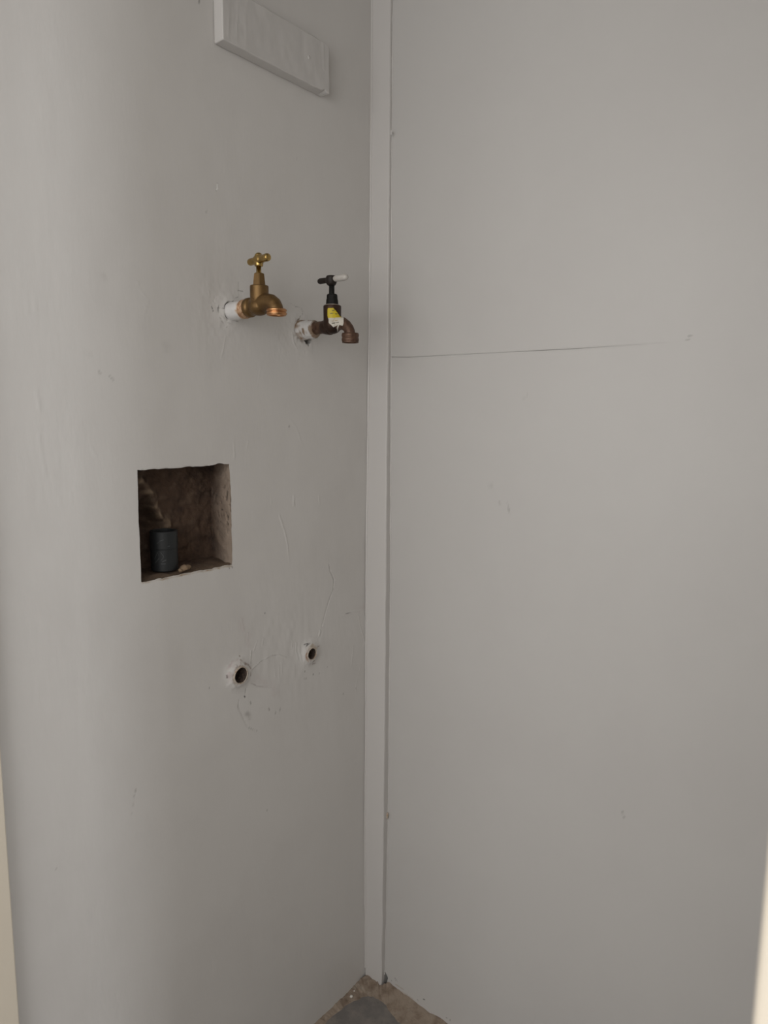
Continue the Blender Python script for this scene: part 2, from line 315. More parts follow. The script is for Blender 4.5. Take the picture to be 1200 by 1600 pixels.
LEFT_STAINS = [
    ([(-0.3795, 1.3836), (-0.3774, 1.3773)], 1.4, 'k', 0.85),
    ([(-0.354, 1.3876), (-0.3489, 1.3921), (-0.3413, 1.3959)], 1.8, 'k', 1),
    ([(-0.3531, 1.3743), (-0.3471, 1.3692)], 1.5, 'k', 0.95),
    ([(-0.3471, 1.3682), (-0.3345, 1.3685)], 1.1, 'k', 0.6),
    ([(-0.3712, 1.3837), (-0.3639, 1.3826), (-0.3566, 1.3835)], 0.8, 'k', 0.55),
    ([(-0.3655, 1.3691), (-0.3608, 1.3629), (-0.3561, 1.3576)], 0.7, 'k', 0.5),
    ([(-0.363, 1.3722), (-0.357, 1.369), (-0.3521, 1.3657)], 0.7, 'k', 0.5),
    ([(-0.3282, 1.4141), (-0.318, 1.4145)], 0.8, 'k', 0.45),
    ([(-0.3266, 1.4279), (-0.3272, 1.4065)], 0.7, 'k', 0.2),
    ([(-0.3362, 1.4014), (-0.3285, 1.4044)], 1.2, 'k', 0.45),
    ([(-0.3358, 1.3665), (-0.332, 1.3659)], 1.4, 'k', 0.4),
    ([(-0.3511, 1.3571), (-0.3537, 1.3549)], 1, 'k', 0.3),
    ([(-0.2157, 1.409), (-0.2038, 1.4047), (-0.1917, 1.4051), (-0.1871, 1.3992), (-0.1887, 1.3936)], 0.8, 'k', 0.5),
    ([(-0.1995, 1.3839), (-0.1949, 1.3897)], 1.2, 'k', 0.5),
    ([(-0.2026, 1.3772), (-0.2012, 1.3666), (-0.1982, 1.3594)], 0.8, 'k', 0.4),
    ([(-0.2827, 0.8834), (-0.2819, 0.8821)], 1.9, 'k', 1),
    ([(-0.1668, 0.7409), (-0.166, 0.7394)], 1.8, 'k', 0.8),
    ([(-0.1514, 0.7389), (-0.1504, 0.7374)], 1.7, 'k', 0.75),
    ([(-0.1885, 0.7533), (-0.1886, 0.7508)], 1.6, 'k', 0.6),
    ([(-0.1854, 0.7376), (-0.1845, 0.7361)], 1.5, 'k', 0.5),
    ([(-0.1903, 0.7402), (-0.1903, 0.7366)], 1.3, 'k', 0.45),
    ([(-0.1286, 0.7439), (-0.1269, 0.7434)], 1.4, 'k', 0.5),
    ([(-0.3279, 0.7626), (-0.3295, 0.754), (-0.331, 0.7488)], 1.5, 'k', 0.55),
    ([(-0.331, 0.7499), (-0.3297, 0.7473)], 2.4, 'k', 0.95),
    ([(-0.3187, 0.7358), (-0.3174, 0.7319)], 2, 'k', 0.7),
    ([(-0.3689, 0.7971), (-0.3684, 0.7926)], 2.2, 'k', 0.8),
    ([(-0.4026, 0.7866), (-0.4027, 0.7844)], 1.5, 'k', 0.5),
    ([(-0.3402, 0.8222), (-0.3389, 0.8207)], 2, 'b', 0.8),
    ([(-0.3404, 0.8167), (-0.3351, 0.8108), (-0.3242, 0.8033)], 3.2, 'b', 0.55),
    ([(-0.3242, 0.8033), (-0.3174, 0.7946)], 2.5, 'b', 0.5),
    ([(-0.3189, 0.7883), (-0.3177, 0.7811)], 2.0, 'b', 0.55),
    ([(-0.366, 0.8073), (-0.3565, 0.8167), (-0.3458, 0.8182)], 5, 'p', 0.35),
    ([(-0.36, 0.7835), (-0.3523, 0.7734)], 3, 'b', 0.25),
    ([(-0.1913, 0.8043), (-0.1831, 0.8046)], 1.8, 'k', 0.7),
    ([(-0.1881, 0.7949), (-0.1915, 0.7836), (-0.1851, 0.7708)], 2.6, 'o', 0.65),
    ([(-0.1815, 0.7993), (-0.1698, 0.7951), (-0.1614, 0.7892)], 3, 't', 0.5),
    ([(-0.158, 0.7921), (-0.1511, 0.7915)], 2.5, 'b', 0.45),
    ([(-0.1701, 0.7617), (-0.1616, 0.7606)], 2.2, 'b', 0.6),
    ([(-0.3334, 0.8813), (-0.331, 0.8653)], 14, 'p', 0.18),
    ([(-0.3203, 0.8538), (-0.3178, 0.8387)], 14, 'p', 0.18),
    ([(-0.3052, 0.7706), (-0.2689, 0.7504), (-0.2586, 0.7331)], 18, 'p', 0.16),
    ([(-0.018, 0.8391), (-0.0377, 0.8406)], 12, 'p', 0.15),
    ([(-0.0125, 0.6453), (-0.0143, 0.6112)], 7, 'p', 0.25),
    ([(-0.3276, 0.7169), (-0.3207, 0.7088)], 8, 'g', 0.28),
    ([(-0.2771, 0.7094), (-0.2757, 0.7065)], 3, 'g', 0.5),
    ([(-0.2623, 0.6949), (-0.2607, 0.6968)], 3, 'g', 0.4),
    ([(-0.2516, 0.6961), (-0.25, 0.6992)], 3, 'g', 0.4),
    ([(-0.3421, 0.7467), (-0.3451, 0.7353), (-0.3334, 0.7074), (-0.324, 0.6904), (-0.3042, 0.6775)], 1.6, 'g', 0.35),
    ([(-0.3161, 0.7909), (-0.2945, 0.7996), (-0.271, 0.8037), (-0.253, 0.8012)], 1.6, 'g', 0.3),
    ([(-0.3152, 0.7678), (-0.3026, 0.7583), (-0.2853, 0.7507)], 1.5, 'g', 0.4),
    ([(-0.314, 0.8231), (-0.3172, 0.8025)], 2.5, 'g', 0.25),
    ([(-0.1227, 0.9429), (-0.1192, 0.9288), (-0.1087, 0.9108), (-0.1122, 0.8915), (-0.1229, 0.8736), (-0.1335, 0.851)], 1.2, 'g', 0.35),
    ([(-0.0758, 0.8371), (-0.0607, 0.8364)], 1.6, 'g', 0.6),
    ([(-0.083, 0.6757), (-0.0812, 0.6738)], 3, 'g', 0.4),
    ([(-0.0446, 0.6758), (-0.0427, 0.6712)], 2.2, 'g', 0.4),
    ([(-0.2851, 0.521), (-0.2836, 0.5191)], 1.3, 'k', 0.6),
    ([(-0.2214, 1.2021), (-0.2199, 1.1999)], 2.2, 'g', 0.6),
    ([(-0.3636, 1.5626), (-0.3637, 1.558)], 3.2, 'w', 0.9),
    ([(-0.3661, 1.5556), (-0.3614, 1.5568)], 2.4, 'w', 0.8),
    ([(-0.1608, 1.3617), (-0.1576, 1.3609)], 4, 'w', 0.15),
    ([(-0.5525, 1.4016), (-0.5508, 1.3986)], 7, 'g', 0.14),
    ([(-0.4638, 1.319), (-0.4618, 1.3156)], 12, 'g', 0.12),
    ([(-0.5668, 1.2775), (-0.5642, 1.2743)], 3, 'g', 0.25),
    ([(-0.5514, 1.2715), (-0.546, 1.2666)], 2.4, 'g', 0.25),
    ([(-0.5835, 1.2997), (-0.5791, 1.3)], 8, 'g', 0.08),
    ([(-0.386, 1.5184), (-0.3836, 1.5208)], 2.5, 'g', 0.25),
    ([(-0.1981, 1.6433), (-0.1966, 1.6417)], 1.5, 'g', 0.35),
    ([(-0.5381, 0.6713), (-0.5431, 0.6552), (-0.546, 0.6362)], 1.2, 'g', 0.4),
    ([(-0.6636, 0.6093), (-0.6628, 0.6079)], 2, 'g', 0.4),
    ([(-0.5105, 1.1428), (-0.4236, 1.1439), (-0.3881, 1.1421)], 2, 'b', 0.25),
    ([(-0.5154, 0.9789), (-0.4748, 0.9783), (-0.4292, 0.9783), (-0.3805, 0.9783), (-0.3523, 0.9778)], 3.2, 't', 0.7),
    ([(-0.3575, 0.9766), (-0.3563, 0.9743)], 1.5, 'k', 0.6),
    ([(-0.351, 0.9766), (-0.3498, 0.9742)], 1.4, 'k', 0.6),
    ([(-0.388, 1.8071), (-0.3892, 1.8049)], 3, 'k', 0.6),
    ([(-0.0144, 0.6321), (-0.0123, 0.6203)], 1.6, 'b', 0.6),
    ([(-0.0115, -0.0156), (-0.0641, -0.0175), (-0.1139, -0.0118)], 5, 't', 0.25),
]
RIGHT_STAINS = [
    ([(0.2898, 1.0764), (0.2912, 1.072)], 3, 'g', 0.25),
    ([(0.3062, 1.0755), (0.309, 1.0646), (0.3119, 1.0549)], 2.4, 'g', 0.4),
    ([(0.2748, 1.1066), (0.2765, 1.0955)], 2, 'g', 0.15),
    ([(0.3297, 1.2527), (0.3366, 1.259)], 3, 'g', 0.15),
    ([(0.5875, 1.3372), (0.5909, 1.3378)], 3, 'g', 0.3),
    ([(0.5835, 1.332), (0.5895, 1.3326)], 2.5, 'g', 0.3),
    ([(0.5328, 0.5913), (0.5376, 0.5798)], 3, 'g', 0.3),
    ([(0.6277, 0.8414), (0.6297, 0.838)], 3, 'g', 0.2),
    ([(0.0739, 0.0365), (0.0757, 0.0315)], 1.6, 'k', 0.5),
    ([(0.0774, 0.0354), (0.0809, 0.0313)], 1.5, 'k', 0.35),
    ([(0.0636, 0.0262), (0.0654, 0.0241)], 1.3, 'g', 0.8),
    ([(0.1067, 0.0174), (0.1101, 0.0134), (0.1135, 0.0124)], 3, 'k', 0.55),
    ([(0.1333, 0.0194), (0.135, 0.0174)], 2, 'k', 0.5),
    ([(0.1479, 0.0286), (0.1511, 0.0298)], 2.2, 'k', 0.7),
    ([(0.2052, 0.021), (0.2067, 0.0205)], 2, 'k', 0.6),
    ([(0.2144, 0.0222), (0.2145, 0.0194)], 2, 'k', 0.5),
    ([(0.0759, 0.0224), (0.0964, 0.0221)], 3, 't', 0.5),
    ([(0.0932, 0.0142), (0.1218, 0.0142)], 3, 't', 0.35),
    ([(0.1946, 0.0088), (0.2071, 0.0077)], 3, 'w', 0.3),
]


NY0, NY1, NZ0, NZ1 = -.5165, -.3508, .9800, 1.1430        # the niche opening
TAP_A = (-.3435, 1.3805); TAP_B = (-.192, 1.3675)           # (y, z) of the four pipes
STUB_A = (-.3440, .7915); STUB_B = (-.1765, .7840)

def build_wall_left():
    y = axis_pts(-.76, 0, .0025, [(-.405, 0, .0012), (NY0, NY0+.0001, 1), (NY1, NY1+.0001, 1)])
    z = axis_pts(0, 2.4, .02, [(.74, NZ0, .0012), (1.30, 1.43, .0012), (.4, .74, .0028), (NZ0, NZ1, .0025), (NZ1, 1.3, .0028), (1.43, 1.6, .0028), (1.6, 2.0, .004), (0, .4, .005)])
    Y, Z = np.meshgrid(y, z, indexing='ij'); H = np.zeros_like(Y); C = np.zeros(Y.shape + (4,))
    H += .0007*vnoise(Y/.11, Z/.22, 1) + .00025*vnoise(Y/.025, Z/.05, 2)
    # brushy trowel strokes, stronger near the doorway and around the pipe stubs
    br = np.exp(-((Y+.64)/.07)**2)*.9 + .35
    H += br*.00007*(vnoise(Y/.0042, Z/.022, 4) + .8*vnoise(Y/.0075 + Z/.05, Z/.03, 5))
    rough = np.exp(-((Y+.22)/.13)**2 - ((Z-.80)/.10)**2)
    H += rough*(.00035*vnoise(Y/.009, Z/.016, 2) + .0004*vnoise(Y/.02, Z/.025, 6))
    H += np.exp(-((Y+.36)/.05)**2-((Z-1.375)/.05)**2)*.0004*fbm(Y/.008, Z/.012, 3, 2)
    H += np.exp(-((Y+.20)/.05)**2-((Z-1.36)/.05)**2)*.0005*fbm(Y/.008, Z/.010, 5, 2)
    carve(H, y, z, LEFT_RIDGES)
    # plaster heaped around the pipes
    for (py, pz), r0, hh, wd in ((TAP_A, .014, .0035, .010), (TAP_B, .017, .0035, .012), (STUB_A, .016, .0068, .0090), (STUB_B, .0135, .0068, .0095)):
        d = np.hypot(Y-py, Z-pz) + .0012*vnoise(Y/.006, Z/.006, 4)
        H += hh*np.exp(-(np.maximum(d-r0, 0)/wd)**1.6)
    # broken-out plaster under the right-hand tap
    tri = [(-.1968, 1.3541), (-.1690, 1.3572), (-.1680, 1.3491), (-.1736, 1.3409), (-.1845, 1.3487)]
    ins = np.zeros(Y.shape, bool); j = len(tri)-1
    Yn = Y + .0008*vnoise(Y/.003, Z/.003, 2); Zn = Z + .0008*vnoise(Y/.003, Z/.003, 5)
    for i in range(len(tri)):
        (a0, b0), (a1, b1) = tri[i], tri[j]; j = i
        ins ^= ((b0 > Zn) != (b1 > Zn)) & (Yn < (a1-a0)*(Zn-b0)/(b1-b0+1e-12)+a0)
    H[ins] -= .016
    stain(C, y, z, LEFT_STAINS)
    def ring(c, r0, r1, a0, a1, col, al, sc=.004, bias=.2, groove=0):
        d = np.hypot(Y-c[0], Z-c[1]); a = np.degrees(np.arctan2(Z-c[1], Y-c[0])) % 360
        mid = (a0+a1)/2; ang = np.clip(1.35 - np.abs((a-mid+180) % 360-180)/((a1-a0)/2), 0, 1)
        m = al*np.clip(1.4-np.abs(d-(r0+r1)/2)/((r1-r0)/2), 0, 1)*ang*np.clip(bias+vnoise(Y/sc, Z/sc, 1)*1.4, 0, 1)
        m = np.clip(m, 0, 1)[..., None]; old = C[..., 3:4].copy(); na = m+old*(1-m)
        C[..., :3] = np.where(na > 1e-6, (np.array(RGB[col])*m + C[..., :3]*old*(1-m))/np.maximum(na, 1e-6), 0); C[..., 3:4] = na
        if groove: H[...] -= groove*m[..., 0]
    ring(TAP_A, .0132, .0158, 105, 165, 'k', 1, .02, 1.5, .002); ring(TAP_A, .0132, .0156, 200, 238, 'k', 1, .02, 1.3, .002)
    ring(TAP_A, .0185, .0200, 215, 260, 'g', .7, .005, .5); ring(TAP_A, .0240, .0256, 165, 190, 'k', .8, .01, .9)
    ring(TAP_B, .0165, .0190, 80, 190, 'b', .9, .005, .7, .001); ring(TAP_B, .0160, .0225, 200, 330, 'b', .5, .004, .1)
    ring(STUB_A, .0145, .0215, 40, 130, 'b', .85, .0028, .05); ring(STUB_A, .0150, .0195, 290, 390, 'b', .75, .003, .1); ring(STUB_A, .0150, .0260, 90, 220, 'p', .5, .005, .4); ring(STUB_A, .0148, .0172, 0, 360, 't', .6, .004, .3)
    ring(STUB_B, .0120, .0160, 120, 240, 'o', .75, .004, .3); ring(STUB_B, .0125, .0190, 20, 110, 't', .7, .004, .4); ring(STUB_B, .0190, .0215, 95, 140, 'k', .8, .008, .8); ring(STUB_B, .0125, .0200, 240, 330, 'b', .6, .003, .05)
    C[ins] = (.05, .036, .028, 1)
    P = np.stack([H, Y, Z], -1)
    # ragged edge of the niche: shift the paint edge in the plane of the wall
    def near(d): return np.exp(-(d/.006)**2)
    inz = (Z > NZ0-.012) & (Z < NZ1+.012); iny = (Y > NY0-.012) & (Y < NY1+.012)
    P[..., 2] += iny*near(Z-NZ1)*(.0008*fbm(Y/.012, Z*0, 1, 3) + .0022*np.exp(-((Y+.374)/.012)**2) - .0006)
    P[..., 2] += iny*near(Z-NZ0)*(.0009*fbm(Y/.008, Z*0, 3, 4))
    P[..., 1] += inz*near(Y-NY1)*(.0009*fbm(Z/.02, Y*0, 5, 3) - .0022*np.clip((Z-1.09)/.05, 0, 1))
    P[..., 1] += inz*near(Y-NY0)*(.0006*fbm(Z/.02, Y*0, 6, 3))
    yc = (y[:-1]+y[1:])/2; zc = (z[:-1]+z[1:])/2; YC, ZC = np.meshgrid(yc, zc, indexing='ij')
    keep = ~((YC > NY0) & (YC < NY1) & (ZC > NZ0) & (ZC < NZ1))
    for (py, pz), r in ((TAP_A, .0125), (TAP_B, .014), (STUB_A, .0142), (STUB_B, .0118)):
        keep &= np.hypot(YC-py, ZC-pz) > r
    me = grid_mesh('wall_left', P, keep)
    set_stain(me, C.reshape(-1, 4))
    w = link('wall_left', me, M_wall, kind='structure', smooth=True)
    # the turned-in paint edge of the opening
    iy0, iy1 = np.searchsorted(y, [NY0-1e-6, NY1-1e-6]); iz0, iz1 = np.searchsorted(z, [NZ0-1e-6, NZ1-1e-6])
    ym, zm = (NY0+NY1)/2, (NZ0+NZ1)/2
    loop = [P[i, iz0] for i in range(iy0, iy1)] + [P[iy1, k] for k in range(iz0, iz1)] + [P[i, iz1] for i in range(iy1, iy0, -1)] + [P[iy0, k] for k in range(iz1, iz0, -1)]
    n = len(loop); V = [tuple(p) for p in loop] + [(p[0]-.0022, p[1]+.0026*np.clip((p[1]-ym)/.08, -1, 1), p[2]+.0026*np.clip((p[2]-zm)/.078, -1, 1)) for p in loop]
    put('niche_edge', V, [(k, (k+1) % n, n+(k+1) % n, n+k) for k in range(n)], M_wall, w, kind='structure')
    return w
wall_left = build_wall_left()
from_bm('leak_backing', box_bm(-.25, -.13, -.73, .15, 0, 2.4), M_hall, wall_left, kind='structure')  # unseen box added to stop outside light leaking in behind the wall

def build_niche(parent):
    e = .0015; y0, y1, z0, z1, D = NY0-e, NY1+e, NZ0-e, NZ1+e, .064
    V, Fc, C = [], [], []
    def shift(x, yy, zz):
        """splay: the recess is a little wider towards its back on the right and shallower at the floor"""
        t = np.clip(-x/D, 0, 1)
        yy = yy + np.where(yy > y0+.5*(y1-y0), t*.007, 0)*np.clip((yy-y0)/(y1-y0), 0, 1)
        zz = zz + t*.006*(1-(zz-z0)/(z1-z0)) - t*.004*(zz-z0)/(z1-z0)
        n1 = .0016*vnoise(yy/.012, zz/.012 + x/.015, 1); n2 = .0016*vnoise(yy/.011 + x/.013, zz/.014, 2); n3 = .0016*vnoise(yy/.013, zz/.011 - x/.012, 3)
        k = np.clip(t*6, 0, 1)
        return np.stack([x + n1*k - .0008, yy+n2*k, zz+n3*k], -1)
    def add(P, cols):
        n, m = P.shape[:2]; b = len(V); V.extend(map(tuple, P.reshape(-1, 3))); C.extend(map(tuple, cols.reshape(-1, 4)))
        for i in range(n-1):
            for k in range(m-1): Fc.append((b+i*m+k, b+(i+1)*m+k, b+(i+1)*m+k+1, b+i*m+k+1))
    nd = 26; ny = 84; nz = 84
    yy = np.linspace(y0, y1, ny); zz = np.linspace(z0, z1, nz); xx = np.linspace(-.0012, -D, nd)
    # back: mortar ridge with a knocked-out cavity to the left of it
    Y, Z = np.meshgrid(yy, zz, indexing='ij'); P = shift(np.full(Y.shape, -D), Y, Z)
    edge = np.minimum(np.minimum(Y-y0, y1-Y), np.minimum(Z-z0, z1-Z)); k = np.clip(edge/.012, 0, 1)
    rl = [(-.478, 1.128), (-.470, 1.112), (-.458, 1.098), (-.452, 1.078), (-.442, 1.060), (-.436, 1.046)]
    dR = seg_dist(Y, Z, rl); side = np.interp(Z, [q[1] for q in rl][::-1], [q[0] for q in rl][::-1])
    P[..., 0] += k*(.012*np.exp(-(dR/.010)**2) + .006*np.exp(-((Y+.495)/.012)**2 - ((Z-1.095)/.016)**2))
    P[..., 0] -= k*.030*np.clip((side-.004-Y)/.006, 0, 1)*np.exp(-((Z-1.068)/.022)**4)*np.clip((Y+.512)/.006, 0, 1)
    P[..., 0] += k*(.0022*fbm(Y/.012, Z/.012, 4, 4))
    c = np.zeros(Y.shape+(4,)); c[..., :3] = (.36, .27, .19); c[..., 3] = .9*np.exp(-(dR/.009)**2)*np.clip(.65+.8*vnoise(Y/.006, Z/.006, 2), 0, 1)
    wb = .28*np.clip(vnoise(Y/.008, Z/.012, 6)-.35, 0, 1); c[..., 3] = np.maximum(c[..., 3], wb)
    add(P, c)
    # right-hand reveal: pale render with dark pits
    X, Z = np.meshgrid(xx, zz, indexing='ij'); P = shift(X, np.full(X.shape, y1), Z)
    pit = np.clip(vnoise(X/.0035, Z/.0045, 5)-.42, 0, 1)*3*np.exp(-((Z-1.07)/.035)**2)
    P[..., 1] += .003*np.clip(pit, 0, 1)
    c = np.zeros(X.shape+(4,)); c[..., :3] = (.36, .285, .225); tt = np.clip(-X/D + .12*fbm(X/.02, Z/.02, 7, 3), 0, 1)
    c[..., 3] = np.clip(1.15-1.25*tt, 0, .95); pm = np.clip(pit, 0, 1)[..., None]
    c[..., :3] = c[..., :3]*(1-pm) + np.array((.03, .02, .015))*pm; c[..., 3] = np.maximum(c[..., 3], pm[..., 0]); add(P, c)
    # left reveal, floor and head
    P = shift(X, np.full(X.shape, y0), Z); c = np.zeros(X.shape+(4,)); add(P[::-1], c[::-1])
    X, Y = np.meshgrid(xx, yy, indexing='ij'); P = shift(X, Y, np.full(X.shape, z0)); P[..., 2] += .001*fbm(X/.01, Y/.01, 1, 3)*np.clip(-X/.01, 0, 1)*np.clip((X+D)/.008, 0, 1)*np.clip(np.minimum(Y-y0, y1-Y)/.008, 0, 1)
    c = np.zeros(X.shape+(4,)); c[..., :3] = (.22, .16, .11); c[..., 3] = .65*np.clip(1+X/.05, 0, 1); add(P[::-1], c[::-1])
    P = shift(X, Y, np.full(X.shape, z1)); P[..., 2] += .0015*fbm(X/.012, Y/.012, 2, 3)*np.clip(-X/.01, 0, 1)*np.clip((X+D)/.008, 0, 1)*np.clip(np.minimum(Y-y0, y1-Y)/.008, 0, 1); add(P, np.zeros(X.shape+(4,)))
    o = put('niche_lining', V, Fc, M_cement, parent, kind='structure', label='rough brown cement lining of the square recess', smooth=True)
    set_stain(o.data, C)
build_niche(wall_left)

# ------------------------------------------------------------------ right wall: two painted boards over a backing, with a filled joint
JX = [-.0, .0501, .09, .2, .30, .4185, .50, .60, .6736, .80, .93]
JZ = [1.3317, 1.3317, 1.3298, 1.3296, 1.3292, 1.3288, 1.3296, 1.3312, 1.3326, 1.334, 1.335]
def jz(x): return np.interp(x, JX, JZ)
wall_right = from_bm('wall_right', box_bm(-.25, 1.05, .085, .15, 0, 2.4), M_cement, kind='structure')  # backing coloured dark to deepen the shade inside the chipped corner
def board(lower):
    x = axis_pts(0, .93, .012, [(.038, .06, .0008), (.06, .24, .0016), (.275, .36, .0022), (.665, .675, .0025), (.5, .6, .003), (.44, .46, .003)])
    if lower: u = axis_pts(0, 1.33, .03, [(0, .06, .0016), (.55, .64, .004), (.98, 1.12, .004), (1.20, 1.33, .006), (1.325, 1.33, .0012), (.40, .44, .003)])
    else: u = axis_pts(1.33, 2.4, .03, [(1.33, 1.36, .0012)])
    X, U = np.meshgrid(x, u, indexing='ij'); J = jz(X)
    g = .0005
    Zz = (U*(J-g)/1.33) if lower else (J+g) + (U-1.33)/(2.4-1.33)*(2.4-J-g)
    H = .0006*vnoise(X/.16, Zz/.25, 3) + .00015*vnoise(X/.03, Zz/.03, 2)
    dj = np.abs(Zz-J)
    open_ = np.interp(X, [0, .05, .12, .25, .40, .52, .56, .70, .93], [.8, .8, .6, .35, .6, .3, .03, .03, .03])
    H -= .0011*open_*np.exp(-(dj/.0016)**2)                       # eased edge along the joint
    if lower: H += .0007*open_*np.exp(-(dj/.010)**2)*np.clip((X-.18)/.1, 0, 1)
    H *= np.clip(dj/.0001, 0, 1) if False else 1
    C = np.zeros(X.shape+(4,)); stain(C, x, Zz[0] if False else np.array(Zz.mean(0)), RIGHT_STAINS)
    keep = None
    if lower:   # chipped-out corner beside the cover strip
        xc = (x[:-1]+x[1:])/2; uc = (u[:-1]+u[1:])/2; XC, UC = np.meshgrid(xc, uc, indexing='ij')
        keep = ~((np.abs(XC-.0490-.0012*np.sin(UC*300)) < .0050*np.clip((.0365-UC)/.010, 0, 1)) & (UC < .0365))
    P = np.stack([X, -H, Zz], -1)
    # turn the joint edge in as the board's thickness
    n = P.shape[1]
    back = P[:, -1:, :].copy() if lower else P[:, :1, :].copy(); back[..., 1] = .010
    e = P[:, -1:] if lower else P[:, :1]; ce = C[:, -1:] if lower else C[:, :1]      # the edge gets vertices of its own
    P2 = np.concatenate([P, e, back], 1) if lower else np.concatenate([back, e, P], 1)
    C2 = np.concatenate([C, ce, ce], 1) if lower else np.concatenate([ce, ce, C], 1)
    if keep is None: keep = np.ones((P.shape[0]-1, n-1), bool)
    one = np.ones((keep.shape[0], 1), bool)
    keep = np.concatenate([keep, ~one, one], 1) if lower else np.concatenate([one, ~one, keep], 1)
    me = grid_mesh('wall_panel', P2, keep); me.flip_normals() if False else None
    set_stain(me, C2.reshape(-1, 4))
    return link('wall_panel', me, M_panel, wall_right, kind='structure', smooth=True, label='lower painted board' if lower else 'upper painted board')
board(True); board(False)
# paint bridging the joint: sunk where the crack shows, flush where it does not
xs = np.linspace(0, .93, 160); dep = np.interp(xs, [0, .05, .10, .16, .30, .35, .40, .46, .52, .58, .93], [.0045, .0042, .0032, .0024, .0018, .0040, .0034, .0018, .0008, .0002, .0001])
dep = dep - (.0006*vnoise(xs/.16, jz(xs)/.25, 3) + .00015*vnoise(xs/.03, jz(xs)/.03, 2))
put('joint_filler', [(x, d, jz(x)-.0012) for x, d in zip(xs, dep)] + [(x, d, jz(x)+.0012) for x, d in zip(xs, dep)],
    [(k, k+1, 160+k+1, 160+k) for k in range(159)], M_panel, wall_right, kind='structure', smooth=True)

# cover strip standing in the corner on the right wall
zs = np.concatenate([np.linspace(0.004, .05, 12), np.linspace(.06, 2.4, 300)]); V = []
for i, zv in enumerate(zs):
    wx = float(np.interp(zv, [0, .14, .36, .9, 1.33, 1.57, 1.85, 2.4], [.0455, .0474, .0506, .0506, .0470, .0446, .0433, .042])) + .0004*float(vnoise(zv/.05, .3, 1))
    t = float(np.interp(zv, [0, .14, .36, .64, .9, 1.33, 1.57, 1.85, 2.4], [.0115, .0120, .0150, .0143, .0155, .0105, .0078, .0072, .007]))
    wob = .0004*float(vnoise(zv/.04, 2.7, 2))
    prof = [(.0005, -.001), (.0005, -t+.0022), (.0022, -t-.0002), (.006, -t+.0001), (wx-.0030, -t), (wx-.0009, -t+.0005), (wx+wob, -t+.0022), (wx+wob, .012)]
    V += [(a, b, zv) for a, b in prof]
n = 8
put('trim_1', V, [(i*n+k, i*n+k+1, (i+1)*n+k+1, (i+1)*n+k) for i in range(len(zs)-1) for k in range(n-1)], M_trim, kind='structure', smooth=False,
    label='narrow painted cover strip in the corner')
trim = bpy.data.objects['trim_1']
# run of paint where the strip meets the left wall, and where it meets the boards
def bead(name, cx, cy, r, seed, z0, z1, amp):
    zz = np.linspace(z0, z1, 260); V = []; m = 7
    for zv in zz:
        rr = r*(1+amp*float(fbm(np.array(zv/.03), np.array(seed*1.7), seed, 3)))
        x0, y0 = cx(zv), cy(zv)
        for k in range(m):
            a = math.pi*1.5 + (k/(m-1))*math.pi/2 if seed == 1 else -math.pi/2 + (k/(m-1))*math.pi/2
            V.append((x0 + rr*math.cos(a), y0 + rr*math.sin(a), zv))
    put(name, V, [(i*m+k, i*m+k+1, (i+1)*m+k+1, (i+1)*m+k) for i in range(len(zz)-1) for k in range(m-1)], M_trim, trim, kind='structure', smooth=True)
tt_ = lambda zv: float(np.interp(zv, [0, .14, .36, .64, .9, 1.33, 1.57, 1.85, 2.4], [.0115, .0120, .0150, .0143, .0155, .0105, .0078, .0072, .007]))
bead('paint_bead', lambda zv: .0004, lambda zv: -tt_(zv)+.0006, .0028, 1, .03, 2.4, .22)
bead('paint_bead', lambda zv: float(np.interp(zv, [0, .14, .36, .9, 1.33, 1.57, 1.85, 2.4], [.0455, .0474, .0506, .0506, .0470, .0446, .0433, .042])), lambda zv: .0004, .0014, 2, .03, 2.4, .5)
b = bmesh.new(); sphere(b, (.0515, -.003, .4005), .0042, (.7, .8, 1.5), 14); sphere(b, (.0522, -.0045, .396), .0022, (1, 1, 1.4), 10)
from_bm('paint_blob', b, M_rim, trim, kind='structure', smooth=True, label='chipped blob of paint')
b = bmesh.new(); sphere(b, (.0500, -.0095, 1.7295), .0022, (.7, .6, 2.2), 12); from_bm('paint_blob', b, M_trim, trim, kind='structure', smooth=True)

